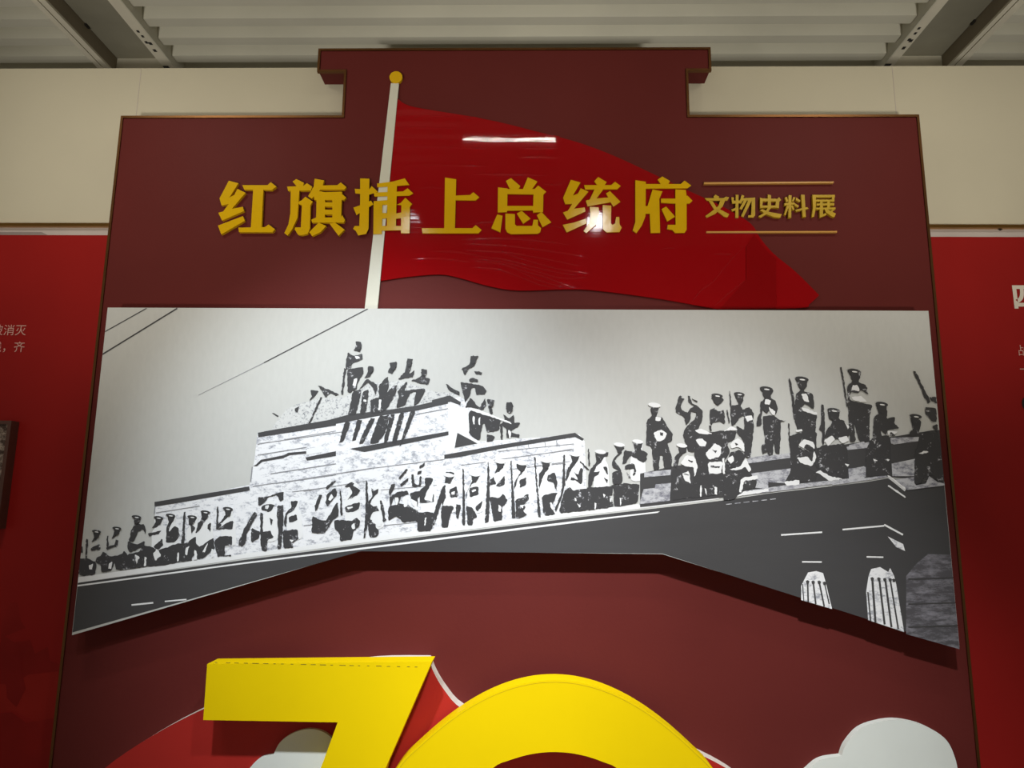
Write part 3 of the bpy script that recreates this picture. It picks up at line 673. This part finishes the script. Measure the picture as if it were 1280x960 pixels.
ink(5, 'paper', Fc,
 [150,400,200,380,245,400,230,450,180,465,160,430], [165,290,205,295,200,320,165,315], [450,450,490,440,525,470,510,500,470,490], [515,550,580,475,630,500,620,570,540,590], [530,610,640,600,625,690,540,690],
 [690,480,740,440,790,470,790,540,750,500,700,510], [670,580,710,560,720,600,690,620], [680,660,760,640,800,580,840,660,820,680,800,640,740,670], [340,620,380,560,440,570,460,640,440,720,430,640,380,640],
 [350,690,400,670,415,760,370,740], [440,390,480,370,570,410,480,410], [580,780,600,790,595,840,580,830], [510,790,525,800,525,850], [770,720,880,700,890,730,790,740,770,820,755,820], [645,390,700,355,745,380,700,385], [635,580,650,580,655,690,640,690], [480,770,490,770,488,850,478,850])
ink(6, 'ink', Fc, [195,400,220,400,215,425,195,420], [560,520,600,530,590,545], [550,630,620,640,610,650,555,645], [725,470,745,480,730,495], [390,590,430,600,425,615], [360,690,400,695,395,705])
ink(4, 'ink', G,
 [0,340,40,335,70,380,60,430,70,460,55,560,45,690,10,690,0,600],
 [110,205,150,195,205,215,190,250,185,270,220,290,240,350,215,390,180,350,160,380,130,350,120,400,125,460,85,470,95,400,115,370,110,300,150,270,140,240],
 [125,400,200,390,260,430,250,660,220,660,205,560,205,670,165,670,150,590], [120,600,160,590,165,650,125,665], [230,425,300,430,240,442],
 [312,130,322,130,350,250,370,420,350,420,330,250],
 [365,135,400,122,448,140,440,190,420,220,480,240,495,300,490,350,430,310,400,340,490,385,515,390,500,500,505,600,440,560,400,500,370,480,350,400,365,240,395,220,390,190,372,165],
 [310,540,380,515,415,520,400,570,380,610,430,640,480,660,440,690,380,680,370,720,450,760,520,800,500,860,390,860,285,860,330,790,320,600],
 [545,315,558,320,570,440,565,600,550,600,548,500,525,490,540,450], [590,365,610,345,670,360,670,400,650,430,600,420], [580,500,620,440,690,420,740,470,745,530,700,540,660,560,640,560,610,530,560,560],
 [500,630,560,600,620,600,700,590,730,640,730,830,660,830,640,780,600,830,560,780,500,760], [310,450,318,450,322,540,312,540], [400,500,510,500,510,640,420,640])
ink(5, 'paper', G,
 [400,335,430,340,515,375,510,390,410,360], [400,240,440,240,460,300,420,290], [150,275,190,285,180,320,145,310], [170,330,215,360,215,395,180,370], [380,600,420,560,490,580,495,630,440,590,420,620,460,650],
 [370,690,440,680,480,720,490,640,510,680,480,750,400,730], [500,790,540,780,600,820,700,840,600,855,540,810], [275,860,390,845,390,880,300,890], [560,570,620,530,640,560,590,610], [660,550,720,535,740,570,690,590], [710,730,740,740,730,755], [360,495,410,488,410,505,365,508],
 [0,400,50,390,60,420,20,440], [700,430,740,470,730,490])
ink(4, 'ink', H,
 [48,90,55,95,75,200,95,330,85,330,65,200],
 [88,112,170,118,170,140,155,180,205,200,215,260,175,230,150,250,110,240,100,290,200,310,240,320,220,400,225,540,160,535,130,420,140,540,105,540,95,360,90,200,125,175,115,150],
 [0,345,45,360,40,400,100,460,100,510,40,500,0,520], [258,312,325,305,328,350,325,400,375,390,370,430,405,460,330,470,320,500,290,470,300,520,240,510,250,390,280,370],
 [240,510,350,500,350,740,200,745,200,590], [465,390,535,410,525,470,510,500,450,505,485,460], [485,118,500,118,590,300,570,310], [580,270,620,270,628,310,600,300],
 [560,330,625,340,625,420,600,420,555,370], [600,450,630,430,630,490], [520,500,560,480,640,490,665,780,630,780,600,740,560,740,530,790,490,795,495,600,515,560])
ink(5, 'paper', H, [115,270,175,265,210,300,160,300,120,285], [120,200,150,200,165,235,115,230], [515,610,550,592,580,600,545,612], [330,470,395,480,340,510], [245,640,270,650,250,655], [325,640,345,650,330,655], [480,400,515,405,500,412])
ink(6, 'ink', H, [350,480,380,500,340,505])

# heads and peaked caps
def head(x, y, k=1.0, cap=1, white=False):
    el = lambda cx, cy, rx, ry, tilt=0.0: [c_ for a in range(12) for c_ in (cx+rx*math.cos(a*math.pi/6), cy+ry*math.sin(a*math.pi/6)+tilt*rx*math.cos(a*math.pi/6))]
    ink(6, 'ink', ID, el(x, y+2*k, 3.9*k, 5.4*k))
    if cap: ink(6, 'paper' if white else 'ink', ID, el(x, y-3.2*k, 7.2*k, 2.7*k, 0.12), round_=False)
    if cap and not white: ink(7, 'paper', ID, el(x+0.5*k, y-2.6*k, 3.0*k, 0.8*k, 0.12), round_=False)
for x, y, k in ((957.4,490,1.15), (1001.7,478,1.2), (1067,468,1.15), (896,498,1.0), (923.7,496,0.95), (1041.6,517,1.15), (1101.5,509,1.1), (1144,524,1.05)): head(x, y, k)
for x, y, k in ((817.8,510,1.1), (561,597,0.95), (593.5,596,0.95), (625,580,0.95), (652,582,0.95), (682.5,579,0.95), (718.5,571,0.95), (750.5,568,0.95), (774,559,0.95), (797,555,0.95), (852,560,0.95)): head(x, y, k, 1, True)
for x, y, k in ((448.6,431,0.9), (463,461,0.8), (491.7,457,0.85), (511.9,452,0.9), (529.8,464,0.85), (592,448,0.95), (613.5,503,0.85), (637,509,1.0)): head(x, y, k, 0)
for x, y, k in ((121.5,667,0.8), (147,663,0.8), (171.5,649,0.85), (199,650,0.85), (214,647,0.85), (241,649,0.85), (257.5,643,0.85), (285.5,639,0.9)): head(x, y, k, 1)
# columns and light edges of the dark portico
ink(1, 'brick', W, [930,560,980,500,1040,450,1160,455,1230,455,1230,935,1195,925,930,850])
for yy_ in (575, 700, 815): stroke(2, 'ink', W, 940, yy_, 1200, yy_-8, 7)
ink(1, 'stone', W, [425,570,440,542,480,535,515,545,530,600,560,725,440,690,405,680,405,610], [742,560,755,525,800,515,840,540,850,520,870,560,880,600,920,840,740,780,730,640],
    [838,362,915,400,925,435,880,415])
for s in ((437,590,440,690,8), (465,590,478,700,8), (495,590,520,712,8), (522,598,545,700,6), (760,570,776,792,11), (795,575,822,802,10), (825,578,856,815,10), (850,580,890,825,8), (412,600,418,685,5), (738,640,752,785,7)):
    stroke(2, 'ink', W, *s)
for cx0, cy0 in ((437, 590), (465, 592), (495, 592), (522, 597), (760, 575), (793, 576), (823, 579), (850, 580), (868, 582)):
    ink(2, 'ink', W, [cx0-9, cy0-6, cx0, cy0-10, cx0+9, cy0-4, cx0+6, cy0+8, cx0-6, cy0+8])
for s in ((305,355,510,341,8), (612,328,820,309,8), (820,303,914,354,9), (410,489,508,490,7), (732,464,816,466,7), (835,58,926,132,12), (840,108,923,164,8)):
    stroke(1, 'paper', W, *s)
for k in range(6): stroke(1, 'ledge', W, 30+k*44, 202-k*5, 58+k*44, 199-k*5, 4)
stroke(1, 'paper', Z, 246, 338, 325, 330, 6); stroke(1, 'paper', Z, 367, 325, 446, 318, 5)
art.build('print_image', [M[k] for k in ('ink', 'paper', 'stone', 'ledge', 'brick', 'tone', 'rubble', 'figure')], pic)

# ------------------------------------------------------------------ numerals, backing and clouds at the foot
RY = -0.075                                       # face of the red backing
red_pts = smooth([(60, 1120), (95, 1000), (130, 961), (190, 920), (255, 886), (330, 856), (400, 836), (467, 825), (535, 824)], 4) + \
          smooth([(537, 824), (541, 838), (555, 862), (579, 887), (640, 915), (780, 925), (850, 935), (885, 948), (925, 972), (955, 1005), (970, 1120)], 4)[1:]
xz = px2(red_pts, RY); xz[0] = (xz[0][0], 0.0); xz[-1] = (xz[-1][0], 0.0); xz = [(x, max(z, 0.0)) for x, z in xz]
g = Geo(); g.prism(xz, RY, -0.0005, 0, 1)
tag(g.build('red_backing', [M['red_board'], M['white_edge']], None, base_of(g)), 'red curved backing board with white edge behind the yellow numerals', 'backing board')
def cloud(pts, Yf, Yb, lab):
    xz = px2(pts, Yf); xz = [(x, max(z, 0.0)) for x, z in xz]
    xz[0] = (xz[0][0], 0.0); xz[-1] = (xz[-1][0], 0.0)
    g = Geo(); g.prism(xz, Yf, Yb)
    tag(g.build('cloud', M['cloud'], None, base_of(g)), lab, 'cloud')
cloud([(1000, 1200)]+smooth([(985, 1010), (994, 980), (1012, 960), (1028, 949), (1052, 945)], 5)[:-1]+smooth([(1052, 945), (1058, 930), (1075, 911), (1100, 902), (1125, 900), (1155, 907), (1180, 922), (1192, 942), (1198, 970), (1196, 1010)], 5)+[(1180, 1200)],
      -0.03, -0.0005, 'white cut-out cloud standing against the maroon board beside the numeral 0')
cloud([(330, 1200)]+smooth([(300, 1010), (303, 975), (314, 958), (326, 947), (342, 943)], 5)[:-1]+smooth([(342, 943), (350, 928), (365, 917), (384, 911.5), (402, 914), (416, 924), (428, 940), (436, 965), (434, 1010)], 5)+[(420, 1200)],
      RY-0.018, RY-0.0005, 'white cut-out cloud partly hidden behind the yellow numeral 7')
NF, NB = RY-0.128, RY-0.032                         # numerals stand on the floor in front of the backing
def numeral(loops_outer, loop_inner, name, lab):
    root = tag(empty(name, (0, 0, 0)), lab, 'numeral')
    xs = [p[0] for p in loops_outer]; root.location = ((min(xs)+max(xs))/2, (NF+NB)/2, 0)
    g = Geo()
    if loop_inner is None: g.prism(loops_outer, NF, NB)
    else:
        n = len(loops_outer); o, i = loops_outer, loop_inner
        for a in range(n):
            b = (a+1) % n; k = len(g.v)
            g.v += [(o[a][0], NF, o[a][1]), (o[b][0], NF, o[b][1]), (i[b][0], NF, i[b][1]), (i[a][0], NF, i[a][1])]
            g.v += [(x, NB, z) for x, _, z in g.v[k:k+4]]
            g.f += [[k, k+1, k+2, k+3], [k+7, k+6, k+5, k+4], [k, k+4, k+5, k+1], [k+3, k+2, k+6, k+7]]; g.mi += [0, 0, 0, 0]
    g.build('face_box', M['yellow'], root)
    return root
seven = px2([(259, 830), (540, 827), (482, 960), (421, 1100), (335, 1100), (401, 960), (422, 903), (254, 900)], NF)
seven[3] = (seven[3][0]-0.02, 0.0); seven[4] = (seven[4][0]-0.02, 0.0)
r7 = numeral(seven, None, 'numeral_seven', 'angular yellow numeral seven with a flat top bar standing before the red backing')
c0 = P(695, 850, NF); kx = (P(795, 900, NF).x-P(595, 900, NF).x)/200
def ring(profile, ztop, zbot):
    half = smooth(profile, 6)
    acc = [0.0]
    for p, q in zip(half, half[1:]): acc.append(acc[-1]+math.hypot((q[0]-p[0])*kx, (q[1]-p[1])*(ztop-zbot)))
    res = []; j = 0
    for i in range(73):                            # even spacing along the outline
        d = acc[-1]*i/72
        while j < len(acc)-2 and acc[j+1] < d: j += 1
        u = (d-acc[j])/max(1e-9, acc[j+1]-acc[j])
        res.append(tuple(half[j][a]+(half[j+1][a]-half[j][a])*u for a in range(2)))
    half = res
    right = [(c0.x+dx*kx, ztop-(ztop-zbot)*t) for dx, t in half]
    left = [(c0.x-dx*kx, z) for (dx, _), (x, z) in zip(half, right)][::-1]
    return right+left[1:-1]
zt0 = c0.z; zt1 = P(695, 940, NF).z
def tz(y): return (zt0-P(695, y, NF).z)/(zt0-0.0)
outer = ring([(d_, tz(850+0.00288*d_*d_)) for d_ in (0, 15, 30, 50, 70, 90, 110, 130, 150, 172, 195)]+[(215, tz(961)+0.10), (226, 0.56), (222, 0.70), (195, 0.85), (130, 0.96), (60, 0.995), (0, 1.0)], zt0, 0.0)
zi = 0.24
def ti(y): return (zt1-P(695, y, NF).z)/(zt1-zi)
inner = ring([(d_, ti(940+0.0034*d_*d_)) for d_ in (0, 12, 25, 40, 58, 76)]+[(100, 0.22), (115, 0.38), (120, 0.5), (115, 0.62), (100, 0.78), (76, 0.89), (40, 0.97), (0, 1.0)], zt1, zi)
r0 = numeral(outer, inner, 'numeral_zero', 'round yellow numeral zero standing beside the numeral seven')
# open glue seam along the upper edge of each numeral
g = Geo()
a, b = P(268, 828, NF), P(530, 828.5, NF)
for k in range(22):
    t0 = k/22+random.uniform(0, 0.012); t1 = t0+random.uniform(0.008, 0.03)
    g.box((a.x+(b.x-a.x)*t0, NF-0.0006, a.z-0.001-0.006*t0), (a.x+(b.x-a.x)*t1, NF+0.0002, a.z+0.0006-0.006*t0))
g.build('seam', M['rust'], r7)['kind'] = 'stuff'
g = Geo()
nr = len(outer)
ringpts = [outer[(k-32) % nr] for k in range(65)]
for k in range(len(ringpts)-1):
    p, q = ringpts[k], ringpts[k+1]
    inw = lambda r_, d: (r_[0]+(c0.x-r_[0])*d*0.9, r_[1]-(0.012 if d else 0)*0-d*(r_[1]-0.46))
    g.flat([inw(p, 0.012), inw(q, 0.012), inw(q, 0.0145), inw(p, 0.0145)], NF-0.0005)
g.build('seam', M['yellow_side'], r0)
